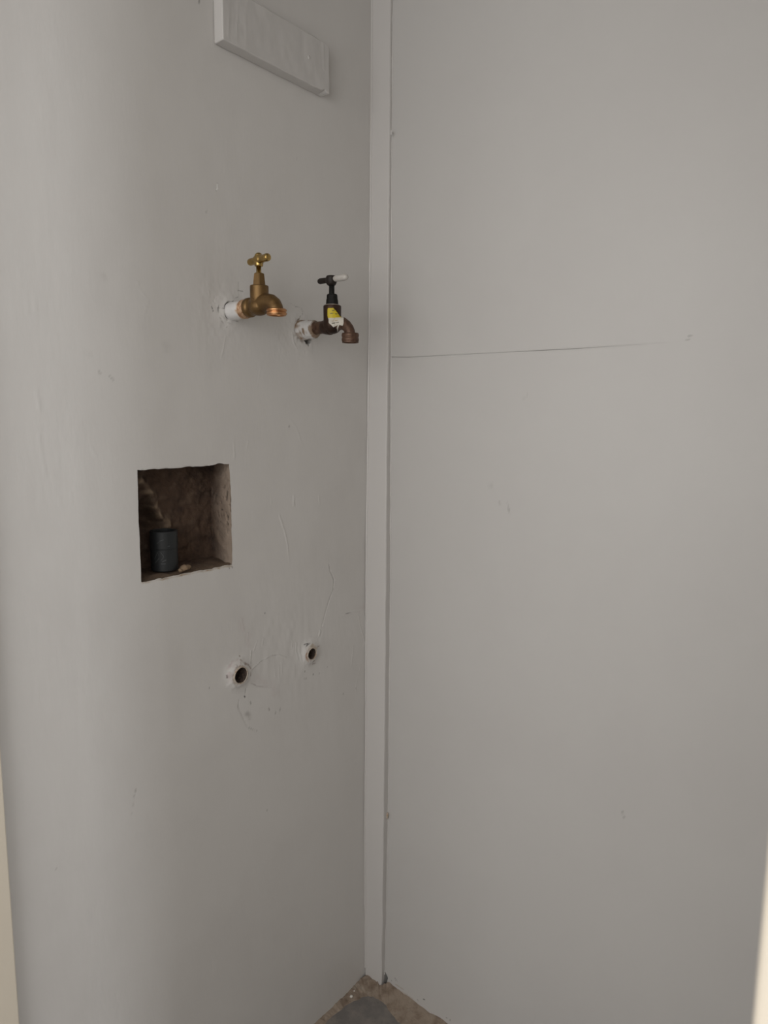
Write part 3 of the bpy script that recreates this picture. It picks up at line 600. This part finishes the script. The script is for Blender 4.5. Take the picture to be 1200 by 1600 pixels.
# ------------------------------------------------------------------ floor with a skirt of dirty mortar in the angle
from_bm('floor', box_bm(-1.3, 3.1, -2.3, .12, -.1, 0), M_floor, kind='structure')
def skirt():
    # along both walls: the foot of the skirt (outer line on the floor) and its head (inner line up the wall)
    foot = [(.0005, -.74), (.0060, -.5), (.0085, -.30), (.0105, -.20), (.0120, -.1507), (.0150, -.110), (.0200, -.0752), (.0300, -.0500), (.0420, -.0400), (.0560, -.0362), (.0719, -.0360), (.0950, -.0440), (.1295, -.0555), (.18, -.055), (.25, -.045), (.4, -.03), (.93, -.02)]
    head = [(-.001, -.74), (-.001, -.5), (-.001, -.30), (-.001, -.20), (-.001, -.15), (-.001, -.11), (-.001, -.075), (-.001, -.045), (.004, -.012), (.030, -.0115), (.048, -.0115), (.056, .001), (.10, .001), (.17, .001), (.25, .001), (.4, .001), (.93, .001)]
    hz = [.004, .004, .004, .005, .006, .007, .008, .011, .0135, .0125, .012, .0165, .013, .010, .009, .008, .008]
    s = np.linspace(0, len(foot)-1, 420); q = np.arange(len(foot))
    I = lambda a, k: np.interp(s, q, [p[k] for p in a])
    fx, fy, hx, hy = I(foot, 0), I(foot, 1), I(head, 0), I(head, 1); hh = np.interp(s, q, hz)
    hh = hh*(1+.22*fbm(s*3.1, s*0, 2, 3)); m = 14; P = np.zeros((420, m, 3))
    w = .0018*fbm(s*2.3, s*0+3, 4, 3)
    for k in range(m):
        t = k/(m-1); x = hx+(fx-hx)*t; y = hy+(fy-hy)*t
        d = np.hypot(fx-hx, fy-hy)+1e-6
        x = x + t*w*(fx-hx)/d; y = y + t*w*(fy-hy)/d
        zz = hh*(1-t)**1.7 + (.0010*fbm(x/.006, y/.006, 5, 3)+.0006)*(1 if 0 < k < m-1 else 0)
        P[:, k] = np.stack([x, y, np.maximum(zz, -.0005) if k < m-1 else np.full(420, -.001)], -1)
    me = grid_mesh('trim_2', P); link('trim_2', me, M_mortar, kind='structure', smooth=True, label='skirt of dirty mortar along the foot of the walls')
skirt()
def crumb(loc, r, seed, label):
    b = bmesh.new(); bmesh.ops.create_icosphere(b, subdivisions=2, radius=r)
    for v in b.verts: v.co *= 1 + .30*float(vnoise(np.array(v.co.x/r*1.4+seed), np.array(v.co.y/r*1.4+v.co.z/r*1.1), seed))
    for v in b.verts: v.co.z *= .8
    o = from_bm('plaster_crumb', b, M_crumb, label=label, category='debris', smooth=True); o.location = loc
crumb((.0125, -.0700, .0062), .0034, 1, 'larger white crumb of plaster on the mortar at the foot of the left wall')
crumb((.0080, -.0560, .0072), .0017, 3, 'tiny white plaster crumb just behind the larger crumb in the floor corner')

# ------------------------------------------------------------------ doorway and the passage outside it
door = bpy.data.objects.new('door_1', None); COL.objects.link(door); door['kind'] = 'structure'
from_bm('door_jamb', box_bm(-.08, .020, -.875, -.7297, 0, 2.08, .0015), M_cream, door, kind='structure')
from_bm('door_jamb', box_bm(.866, .97, -.850, -.7297, 0, 2.08, .0022, 3), M_cream, door, kind='structure')
from_bm('door_head', box_bm(.020, .866, -.865, -.7297, 2.04, 2.08, .0015), M_cream, door, kind='structure')
from_bm('wall_side', box_bm(.93, 1.03, -.73, .09, 0, 2.4), M_hall, kind='structure')
wf = from_bm('wall_front', box_bm(.97, 3.1, -.846, -.735, 0, 2.4), M_hall, kind='structure')
from_bm('wall_front_left', box_bm(-1.3, -.08, -.86, -.735, 0, 2.4), M_hall, wf, kind='structure')
from_bm('wall_front_head', box_bm(-.08, .97, -.846, -.735, 2.08, 2.4), M_hall, wf, kind='structure')
from_bm('wall_passage_left', box_bm(-1.4, -1.3, -2.3, -.735, 0, 2.4), M_hall, kind='structure')
from_bm('ceiling', box_bm(-1.4, 3.2, -2.4, .12, 2.4, 2.5), M_ceil, kind='structure')
def wall_with_window(wname, nname, fr, a0, a1, w0, w1, z0, z1, mk):
    """four wall pieces round an opening, and a frame with mullions set in it"""
    root = from_bm(wname, mk(a0, w0, 0, 2.4, 0, .1), M_hall, kind='structure')
    for A in ((w1, a1, 0, 2.4), (w0, w1, 0, z0), (w0, w1, z1, 2.4)):
        from_bm('wall_piece', mk(*A, 0, .1), M_hall, root, kind='structure')
    win = bpy.data.objects.new(nname, None); COL.objects.link(win); win['kind'] = 'structure'
    for A in ((w0, w0+.04, z0, z1), (w1-.04, w1, z0, z1), (w0, w1, z0, z0+.04), (w0, w1, z1-.04, z1)):
        from_bm('window_frame', mk(*A, .02, .07), M_ceil, win, kind='structure')
wall_with_window('wall_back', 'window_1', None, -1.4, 3.2, -.89, 1.79, .78, 2.06, lambda a, b, c, d, e, f: box_bm(a, b, -2.2-f, -2.2-e, c, d))
wall_with_window('wall_end', 'window_2', None, -2.2, -.846, -1.83, -1.41, .66, 2.24, lambda a, b, c, d, e, f: box_bm(3.0+e, 3.0+f, a, b, c, d))

# ------------------------------------------------------------------ painted batten high on the left wall
def build_batten():
    y0, y1, z0, z1, t = -.3640, -.1400, 1.7585, 1.8350, .0200
    b = box_bm(0, t, y0, y1, z0, z1, .0016, 2)
    bmesh.ops.subdivide_edges(b, edges=[e for e in b.edges if abs(e.verts[0].co.y-e.verts[1].co.y) > .1], cuts=90, use_grid_fill=True)
    bmesh.ops.subdivide_edges(b, edges=[e for e in b.edges if abs(e.verts[0].co.z-e.verts[1].co.z) > .05], cuts=34, use_grid_fill=True)
    for v in b.verts:
        u = v.co; n = float(fbm(np.array(u.y/.02), np.array(u.z/.03), 2, 2))
        if u.x > .010: u.x += .0005*n
        if u.z > z1-.003: u.z += .0008*float(vnoise(np.array(u.y/.016), np.array(.5), 3)) - .0035*max(0, (u.y-y1+.008)/.008)*(1 if u.x > .01 else .4)
        if u.z < z0+.003:
            u.z += .0005*float(vnoise(np.array(u.y/.02), np.array(1.5), 4))
            k = math.exp(-((u.y-y1+.012)/.004)**2); u.z += .003*k if u.x > .008 else 0
        # drips and brush ridges at the left end
        u.x += (.0005*math.exp(-((u.y+.352+.003*n)/.003)**2) + .0004*math.exp(-((u.y+.337+.002*n)/.002)**2) + .0003*math.exp(-((u.y+.318+.003*n)/.003)**2))*(.6+.4*math.sin(u.z*110))*(1 if u.x > .015 else 0)
        u.x += .00035*math.exp(-((u.y+.1555+.002*n)/.0025)**2)*(1 if u.x > .015 and u.z > 1.792 else 0)
    o = from_bm('shelf_batten', b, M_batten, label='short painted wooden batten fixed high on the left wall above the taps', category='batten', smooth=False)
    b = bmesh.new(); sphere(b, (t+.0002, -.1890, 1.7985), .0030, (.45, 1, 1.1), 14)
    from_bm('nail_head', b, M_batten, o, smooth=True, label='paint-covered nail head')
build_batten()

# ------------------------------------------------------------------ taps
def thread_prof(h0, h1, r, pitch, depth):
    n = max(2, int(round((h1-h0)/pitch))); out = []
    for k in range(n):
        a = h0+(h1-h0)*k/n; s = (h1-h0)/n
        out += [(r-depth, a), (r, a+s*.3), (r, a+s*.6), (r-depth, a+s*.9)]
    return out

def stain_mesh(o, fn):
    me = o.data; set_stain(me, [fn(v.co) for v in me.vertices])

def brass_tap():
    t = empty('tap', (0, TAP_A[0], TAP_A[1]), 'bright brass hose tap, left of the two, with a brass T handle', 'tap')
    SH = (-.0135, 0, .0020)
    # painted pipe coming out of the wall
    b = bmesh.new(); lathe(b, [(.0130, -.03), (.0140, 0), (.0138, .010), (.0136, .027), (.0131, .0315), (.010, .0315)], 'x', n=40)
    bmesh.ops.subdivide_edges(b, edges=[e for e in b.edges if abs(e.verts[0].co.x-e.verts[1].co.x) > .008], cuts=8)
    for v in b.verts:
        k = 1+.035*float(vnoise(np.array(v.co.x/.008), np.array(math.atan2(v.co.z, v.co.y)*2.0), 3)); v.co.y *= k; v.co.z *= k
    o = from_bm('inlet_pipe', b, M_white, t, smooth=True, label='white painted inlet pipe')
    def f(c):
        n = float(vnoise(np.array(c.x/.003), np.array(math.atan2(c.z, c.y)*3), 1))
        return (.50, .33, .20, max(0, min(1, (c.x-.0265+.003*n)/.004)))
    stain_mesh(o, f)
    b = bmesh.new(); lathe(b, [(.011, .030)] + thread_prof(.030, .0415, .0142, .0029, .0016) + [(.011, .0420)], 'x', n=40)
    for v in b.verts:
        k = 1+.03*float(vnoise(np.array(v.co.x/.002), np.array(math.atan2(v.co.z, v.co.y)*2.5), 6)); v.co.y *= k; v.co.z *= k
        v.co.x += .0022*math.sin(math.atan2(v.co.z, v.co.y))*.35
    from_bm('inlet_thread', b, M_tape, t, smooth=True, label='copper-coloured thread wound with frayed tape').location = (0, 0, .0008)
    # cast body: flange, neck, bulb, tower and the elbow of the spout
    b = bmesh.new()
    lathe(b, [(.0141, .0545), (.0145, .0555), (.0146, .0610), (.0138, .0628), (.0126, .0640), (.0124, .066), (.0126, .070), (.0130, .074)], 'x', n=40)
    sphere(b, (.0800, 0, -.0002), .0158, (1.08, 1, .86))
    lathe(b, [(.0138, -.002), (.0139, .0285), (.0134, .0300)], 'z', (.0805, 0, 0), n=40)
    sphere(b, (.0790, 0, .0), .0145, (1.2, .95, .8))
    tube(b, [(.078, 0, .001), (.090, 0, .0035), (.0985, 0, .0045), (.1065, 0, .0030), (.1125, 0, -.0005), (.1160, 0, -.0055), (.1172, 0, -.0095)],
         [.0135, .0132, .0128, .0122, .0115, .0110, .0108], 28)
    from_bm_me = fuse(b, .00065, 5)
    link('body', from_bm_me, M_brass, t, smooth=True).location = SH
    # small worn cast roundel on the side of the body
    bt = bmesh.new(); bt.from_mesh(from_bm_me); tree = BVHTree.FromBMesh(bt); bt.free()
    nrm = Vector((.684, -.730, 0)); side = Vector((.730, .684, 0)); V, Fc = [], []
    def stroke(pts, w=.00035):
        base = len(V)
        for i, (a, c) in enumerate(pts):
            a1, c1 = pts[min(i+1, len(pts)-1)]; a0, c0 = pts[max(i-1, 0)]; L = math.hypot(a1-a0, c1-c0)+1e-9; na, nc = -(c1-c0)/L*w, (a1-a0)/L*w
            for s, hgt in ((-1, -.0002), (-.5, .0004), (.5, .0004), (1, -.0002)):
                hit = tree.ray_cast(Vector((.0805, 0, 0)) + side*(a+s*na) + Vector((0, 0, c+s*nc)) + nrm*.05, -nrm)
                V.append(hit[0] + hit[1]*hgt if hit[0] else Vector((.0805, 0, 0)))
        for i in range(len(pts)-1):
            for k in range(3): Fc.append((base+4*i+k, base+4*i+k+1, base+4*i+k+5, base+4*i+k+4))
    stroke([(-.0075+.0026*math.cos(q*math.pi/8), .0085+.0026*math.sin(q*math.pi/8)) for q in range(17)])
    stroke([(-.0088, .0078), (-.0075, .0098), (-.0062, .0078)], .0003)
    put('cast_mark', V, Fc, M_brass, t, smooth=True).location = SH
    # threaded outlet, hollow
    b = bmesh.new(); lathe(b, [(.0105, -.0075), (.0118, -.0070)] + thread_prof(-.0070, -.0160, .0150, .0030, .0012) + [(.0138, -.0163), (.0122, -.0163), (.0112, -.0150), (.0108, -.0095), (.001, -.0095)], 'z', (.1178, 0, 0), n=48)
    from_bm('outlet_thread', b, M_copper, t, smooth=False, label='copper-coloured threaded outlet').location = SH
    b = bmesh.new(); lathe(b, [(.0104, .0295), (.0102, .0310), (.0100, .0335), (.0084, .0465), (.0078, .0476)], 'z', (.0805, 0, 0), n=6, phase=.35)
    bmesh.ops.bevel(b, geom=b.edges[:], offset=.0006, segments=2, affect='EDGES')
    from_bm('bonnet', b, M_brass, t, smooth=False, label='six-sided bonnet').location = SH
    b = bmesh.new(); lathe(b, [(.0050, .0465), (.0052, .0478), (.0046, .0486), (.0038, .0490), (.0037, .0600)], 'z', (.0800, 0, 0), n=28)
    from_bm('spindle', b, M_brassL, t, smooth=True).location = SH
    b = bmesh.new(); lathe(b, [(.0058, .0575), (.0064, .0590), (.0066, .0615), (.0068, .0685), (.0060, .0738), (.0036, .0768), (.0008, .0776)], 'z', (0, 0, 0), n=36)
    lathe(b, [(.0030, -.0262), (.0048, -.0252), (.0054, -.0225), (.0053, -.016), (.0050, -.009), (.0070, -.0055), (.0070, .0055), (.0052, .009), (.0056, .016), (.0058, .0230), (.0050, .0258), (.0030, .0270)], 'x', (0, 0, .0672), n=32)
    o = link('handle', fuse(b, .00045, 2), M_brassL, t, smooth=True, label='shiny T bar handle')
    o.location = (.0668, 0, .0020); o.rotation_euler = (0, 0, math.radians(-9))
brass_tap()

def sticker_on(body_mesh, parent):
    """wrap a torn two-colour label round the cast body: project a fine flat sheet onto it along its own fixed normal"""
    bm = bmesh.new(); bm.from_mesh(body_mesh); tree = BVHTree.FromBMesh(bm); bm.free()
    nrm = Vector((.684, -.730, 0)); side = Vector((.730, .684, 0)); upv = Vector((0, 0, 1)); org = Vector((.0742, 0, -.0040))
    mm = .001
    yel = [(-7.6, 29.2), (-6.8, 31.8), (1.5, 32.0), (4.0, 29.5), (14.6, 17.0), (14.0, 16.2), (-6.2, 15.8), (-7.4, 17.0)]
    wht = [(-6.2, 15.9), (17.2, 16.1), (18.6, 15.0), (18.2, 5.0), (17.0, 2.2), (11.8, 3.8), (10.4, 1.4), (8.6, -5.2), (8.2, -3.2), (7.6, .4), (9.2, 4.4), (7.2, 3.2), (2.2, 1.2), (-.6, 3.2), (-5.6, 8.0)]
    def inside(poly, a, b):
        r = False; j = len(poly)-1
        for i in range(len(poly)):
            (x0, y0), (x1, y1) = poly[i], poly[j]; j = i
            if (y0 > b) != (y1 > b) and a < (x1-x0)*(b-y0)/(y1-y0)+x0: r = not r
        return r
    st = .45; U = np.arange(-9, 20, st); Vv = np.arange(-6.5, 33.5, st); pt = {}
    def P(i, k):
        if (i, k) not in pt:
            a, b = U[i], Vv[k]; o = org + side*(a*mm) + upv*(b*mm) + nrm*.06
            h = tree.ray_cast(o, -nrm)
            pt[(i, k)] = None if h[0] is None else h[0] + h[1]*.0004
        return pt[(i, k)]
    verts, idx, faces, mi = [], {}, [], []
    lines = [(-1.5, 4.0, 28.0, 0), (-3.5, 2.2, 23.0, 0), (4.0, 8.5, 22.6, 0), (-2.0, 2.5, 10.7, 1), (4.0, 9.0, 10.9, 1), (-1.0, 11.0, 7.2, 0)]
    for i in range(len(U)-1):
        for k in range(len(Vv)-1):
            a, b = U[i]+st/2, Vv[k]+st/2
            m = 0 if inside(yel, a, b) else 1 if inside(wht, a, b) else None
            if m is None: continue
            q = [(i, k), (i+1, k), (i+1, k+1), (i, k+1)]
            if any(P(*c) is None for c in q): continue
            if max((P(*q[0])-P(*c)).length for c in q) > .006: continue
            for x0, x1, yy, kind in lines:
                if x0 < a < x1 and abs(b-yy-.06*(a-x0)) < .75 and vnoise(np.array(a/.8), np.array(b/.9+yy), 2) > (-.15 if kind else -.25): m = 2+kind
            f = []
            for c in q:
                if c not in idx: idx[c] = len(verts); verts.append(P(*c))
                f.append(idx[c])
            faces.append(f); mi.append(m)
    o = put('sticker', verts, faces, parent=parent, mats=[M_yellow, M_paper, M_ink, M_inkt], midx=mi, smooth=True, label='torn yellow and white paper sticker')
    s = o.modifiers.new('thickness', 'SOLIDIFY'); s.thickness = .00025; s.offset = 1

def bronze_tap():
    t = empty('tap', (0, TAP_B[0], TAP_B[1]), 'old dark bronze hose tap with a torn yellow and white sticker, nearer the corner', 'tap')
    b = bmesh.new(); lathe(b, [(.0150, -.03), (.0172, 0), (.0168, .008), (.0150, .012), (.0152, .024), (.0146, .034), (.0115, .0365), (.009, .0365)], 'x', n=44)
    bmesh.ops.subdivide_edges(b, edges=[e for e in b.edges if abs(e.verts[0].co.x-e.verts[1].co.x) > .003], cuts=6)
    for v in b.verts:
        a = math.atan2(v.co.z, v.co.y); k = 1+.07*float(fbm(np.array(v.co.x/.010), np.array(a*1.6), 5, 2)); v.co.y *= k; v.co.z *= k
        v.co.z -= .0012
    o = from_bm('inlet_pipe', b, M_white, t, smooth=True, label='inlet pipe in peeling white paint')
    def f(c):
        a = math.atan2(c.z, c.y); n = float(fbm(np.array(c.x/.007), np.array(a*1.5), 2, 3))
        top = max(0, min(1, (c.z+.002)/.006)); al = max(0, min(1, ((.014-c.x)/.010 + .55*n)*top*2))
        al = max(al, max(0, min(1, (n-.42)*3.5)), max(0, min(1, (c.x-.031+.004*n)/.003)))
        if c.x < .014 and c.z < -.006: al = max(al, max(0, min(1, .4+n)))
        return (.24, .165, .11, min(1, al))
    stain_mesh(o, f)
    b = bmesh.new()
    lathe(b, [(.0120, .0300), (.0122, .0345), (.0108, .0365), (.0100, .0380)], 'x', n=36)
    lathe(b, [(.0095, .033), (.0100, .038), (.0104, .045), (.0102, .060)], 'x', n=36)
    link('inlet_thread', fuse(b, .0007, 3), M_bronzeL, t, smooth=True, label='worn reddish inlet barrel')
    b = bmesh.new()
    lathe(b, [(.0108, .054), (.0125, .062), (.0135, .070)], 'x', n=36)
    sphere(b, (.0745, 0, .0030), .0160, (1.02, 1, .95))
    lathe(b, [(.0146, .0), (.0148, .0325), (.0142, .0338)], 'z', (.0742, 0, 0), n=44)
    sphere(b, (.0800, 0, .0020), .0125, (1.2, 1, .9))
    body = fuse(b, .00065, 5); link('body', body, M_bronze, t, smooth=True)
    b = bmesh.new()
    tube(b, [(.080, 0, .0035), (.090, 0, .0040), (.0985, 0, .0030), (.1055, 0, -.0010), (.1105, 0, -.0060), (.1130, 0, -.0110), (.1140, 0, -.0150)],
         [.0112, .0110, .0100, .0092, .0088, .0087, .0086], 26)
    link('spout', fuse(b, .00065, 4), M_bronzeL, t, smooth=True, label='curved spout worn brown')
    b = bmesh.new(); lathe(b, [(.0085, -.0130), (.0130, -.0132)] + thread_prof(-.0135, -.0275, .0141, .0027, .0007) + [(.0134, -.0285), (.0114, -.0285), (.0108, -.0275), (.0105, -.018), (.001, -.018)], 'z', (.1142, 0, 0), n=44)
    from_bm('outlet_thread', b, M_bronzeL, t, smooth=False)
    b = bmesh.new(); lathe(b, [(.0120, .0335), (.0122, .0345), (.0115, .0350)], 'z', (.0742, 0, 0), n=36); from_bm('washer', b, M_rim, t, smooth=False, label='pale washer under the black bonnet')
    b = bmesh.new(); lathe(b, [(.0108, .0345), (.0106, .0365), (.0100, .0435), (.0094, .0442), (.0092, .0500), (.0082, .0520), (.0045, .0526)], 'z', (.0740, 0, 0), n=8, phase=.2)
    bmesh.ops.bevel(b, geom=b.edges[:], offset=.0005, segments=2, affect='EDGES')
    from_bm('bonnet', b, M_black, t, smooth=False, label='black bonnet')
    b = bmesh.new(); lathe(b, [(.0050, .0515), (.0046, .0535), (.0045, .0700)], 'z', (.0730, 0, 0), n=28); from_bm('spindle', b, M_black, t, smooth=True)
    h = bmesh.new(); lathe(h, [(.0060, .0660), (.0080, .0685), (.0090, .0720), (.0090, .0790), (.0075, .0815), (.002, .0825)], 'z', (.0722, 0, 0), n=32)
    lathe(h, [(.0020, .0428), (.0040, .0440), (.0048, .0470), (.0047, .053), (.0044, .062), (.0060, .066), (.0060, .072)], 'x', (0, 0, .0755), n=28)
    link('handle', fuse(h, .0005, 3), M_bakelite, t, smooth=True, label='dark T bar handle')
    b = bmesh.new(); lathe(b, [(.0040, .0775), (.0046, .0800), (.0052, .0860), (.0053, .0960), (.0050, .1030), (.0038, .1068), (.0015, .1080)], 'x', (0, 0, .0760), n=28)
    from_bm('handle_cap', b, M_whitecap, t, smooth=True, label='whitish right arm of the handle')
    both = bmesh.new(); both.from_mesh(body); both.from_mesh(bpy.data.objects['spout'].data); tmp = bpy.data.meshes.new('tmp'); both.to_mesh(tmp); both.free()
    sticker_on(tmp, t); bpy.data.meshes.remove(tmp)
bronze_tap()

# ------------------------------------------------------------------ two cut-off pipe ends lower on the wall
def pipe_stub(yz, ri, ro, out, label, tilt):
    t = empty('pipe_stub', (0, yz[0], yz[1]), label, 'pipe')
    b = bmesh.new(); lathe(b, [(ri, -.05), (ri, out-.001), (ri+.0006, out), (ro-.0005, out), (ro, out-.0012), (ro+.0004, .0), (ro+.0004, -.03)], 'x', n=44, close=False)
    for v in b.verts:
        a = math.atan2(v.co.z, v.co.y); k = 1+.03*float(fbm(np.array(v.co.x/.006+3), np.array(a*2.2), 4, 2)); v.co.y *= k; v.co.z *= k
    mi = []
    for f in b.faces:
        c = f.calc_center_median(); mi.append(1 if math.hypot(c.y, c.z) < ri+.0004 and c.x < out-.0012 else 0)
    from_bm('pipe_end', b, None, t, smooth=True, mats=[M_rim, M_dark], midx=mi)
    b = bmesh.new(); lathe(b, [(.0005, -.034), (ri*.5, -.033), (ri+.0005, -.031)], 'x', n=32, close=False)
    bmesh.ops.subdivide_edges(b, edges=b.edges[:], cuts=3, use_grid_fill=True)
    for v in b.verts: v.co.x += .006*float(fbm(np.array(v.co.y/.005), np.array(v.co.z/.005), 3, 2)) + .012*max(0, -v.co.z/ri)
    from_bm('plug_of_dirt', b, M_dark, t, smooth=True, label='dirt blocking the pipe')
pipe_stub(STUB_A, .0128, .0150, .0090, 'cut-off painted pipe end low on the left wall, the larger left one below the recess', 0)
pipe_stub(STUB_B, .0100, .0122, .0085, 'cut-off painted pipe end low on the left wall, the smaller right one near the corner', 0)

# ------------------------------------------------------------------ dark plastic coupling standing in the recess
def coupling():
    cx, cy, z0 = -.0355, -.4535, .9835
    t = empty('pipe_coupling', (cx, cy, z0), 'dark grey plastic pipe coupling standing inside the square recess', 'pipe')
    b = bmesh.new(); lathe(b, [(.0190, 0), (.0203, .0012), (.0203, .0340), (.0208, .0352), (.0208, .0600), (.0203, .0612), (.0180, .0612), (.0175, .0600), (.0175, .022), (.0006, .022)], 'z', n=56)
    from_bm('socket', b, M_pvc, t, smooth=False)
    # chalky scuffs left on its face
    b = bmesh.new()
    def arc(a0, a1, z0_, z1_, w):
        n = 10; pr = []
        for k in range(n):
            u = k/(n-1); a = a0+(a1-a0)*u; zz = z0_+(z1_-z0_)*u; r = .0205 if zz < .0345 else .0210
            pr.append((b.verts.new((r*math.cos(a), r*math.sin(a), zz-w)), b.verts.new((r*math.cos(a), r*math.sin(a), zz+w))))
        for p, q in zip(pr, pr[1:]): b.faces.new((p[0], q[0], q[1], p[1]))
    for A in ((-1.35, -1.05, .020, .031, .0005), (-1.05, -.95, .031, .022, .0005), (-.95, -1.30, .022, .014, .0005), (-.85, -.62, .031, .024, .0006), (-.62, -.80, .024, .019, .0005), (-.75, -.45, .016, .019, .0007), (-.85, -.5, .013, .013, .0006), (-.9, -.6, .048, .050, .0004), (-1.1, -.95, .044, .046, .0004), (-.35, -.15, .039, .040, .0004)):
        arc(*A)
    from_bm('chalk_scuff', b, mat('chalk', (.11, .115, .117), .9), t, smooth=True, label='pale scuff marks')
    o = bmesh.new()
    for c, r in (((-.0085, -.4370, .9870), .0060), ((-.0120, -.4300, .9860), .0050), ((-.0070, -.4440, .9850), .0040)):
        sphere(o, c, r, (1, 1.2, .8), 14)
    me = fuse(o, .0008, 2)
    for v in me.vertices: v.co += Vector((1, 1, 1))*.0012*float(fbm(np.array(v.co.y/.004), np.array(v.co.z/.004+v.co.x/.004), 1, 2))
    link('mortar_lump', me, mat('tan_mortar', (.25, .175, .11), .9, bump=[((300, 300, 300), .6, .002, 4)]), label='small tan mortar lump at the front of the dark coupling', category='debris', smooth=True)
coupling()

# meshes in a stainable paint that carry no stains of their own get an all-clear attribute
for o in COL.objects:
    if o.type == 'MESH' and 'stain' not in o.data.attributes and any(mm and mm.node_tree and any(nd.type == 'ATTRIBUTE' for nd in mm.node_tree.nodes) for mm in o.data.materials):
        set_stain(o.data, np.zeros((len(o.data.vertices), 4)))
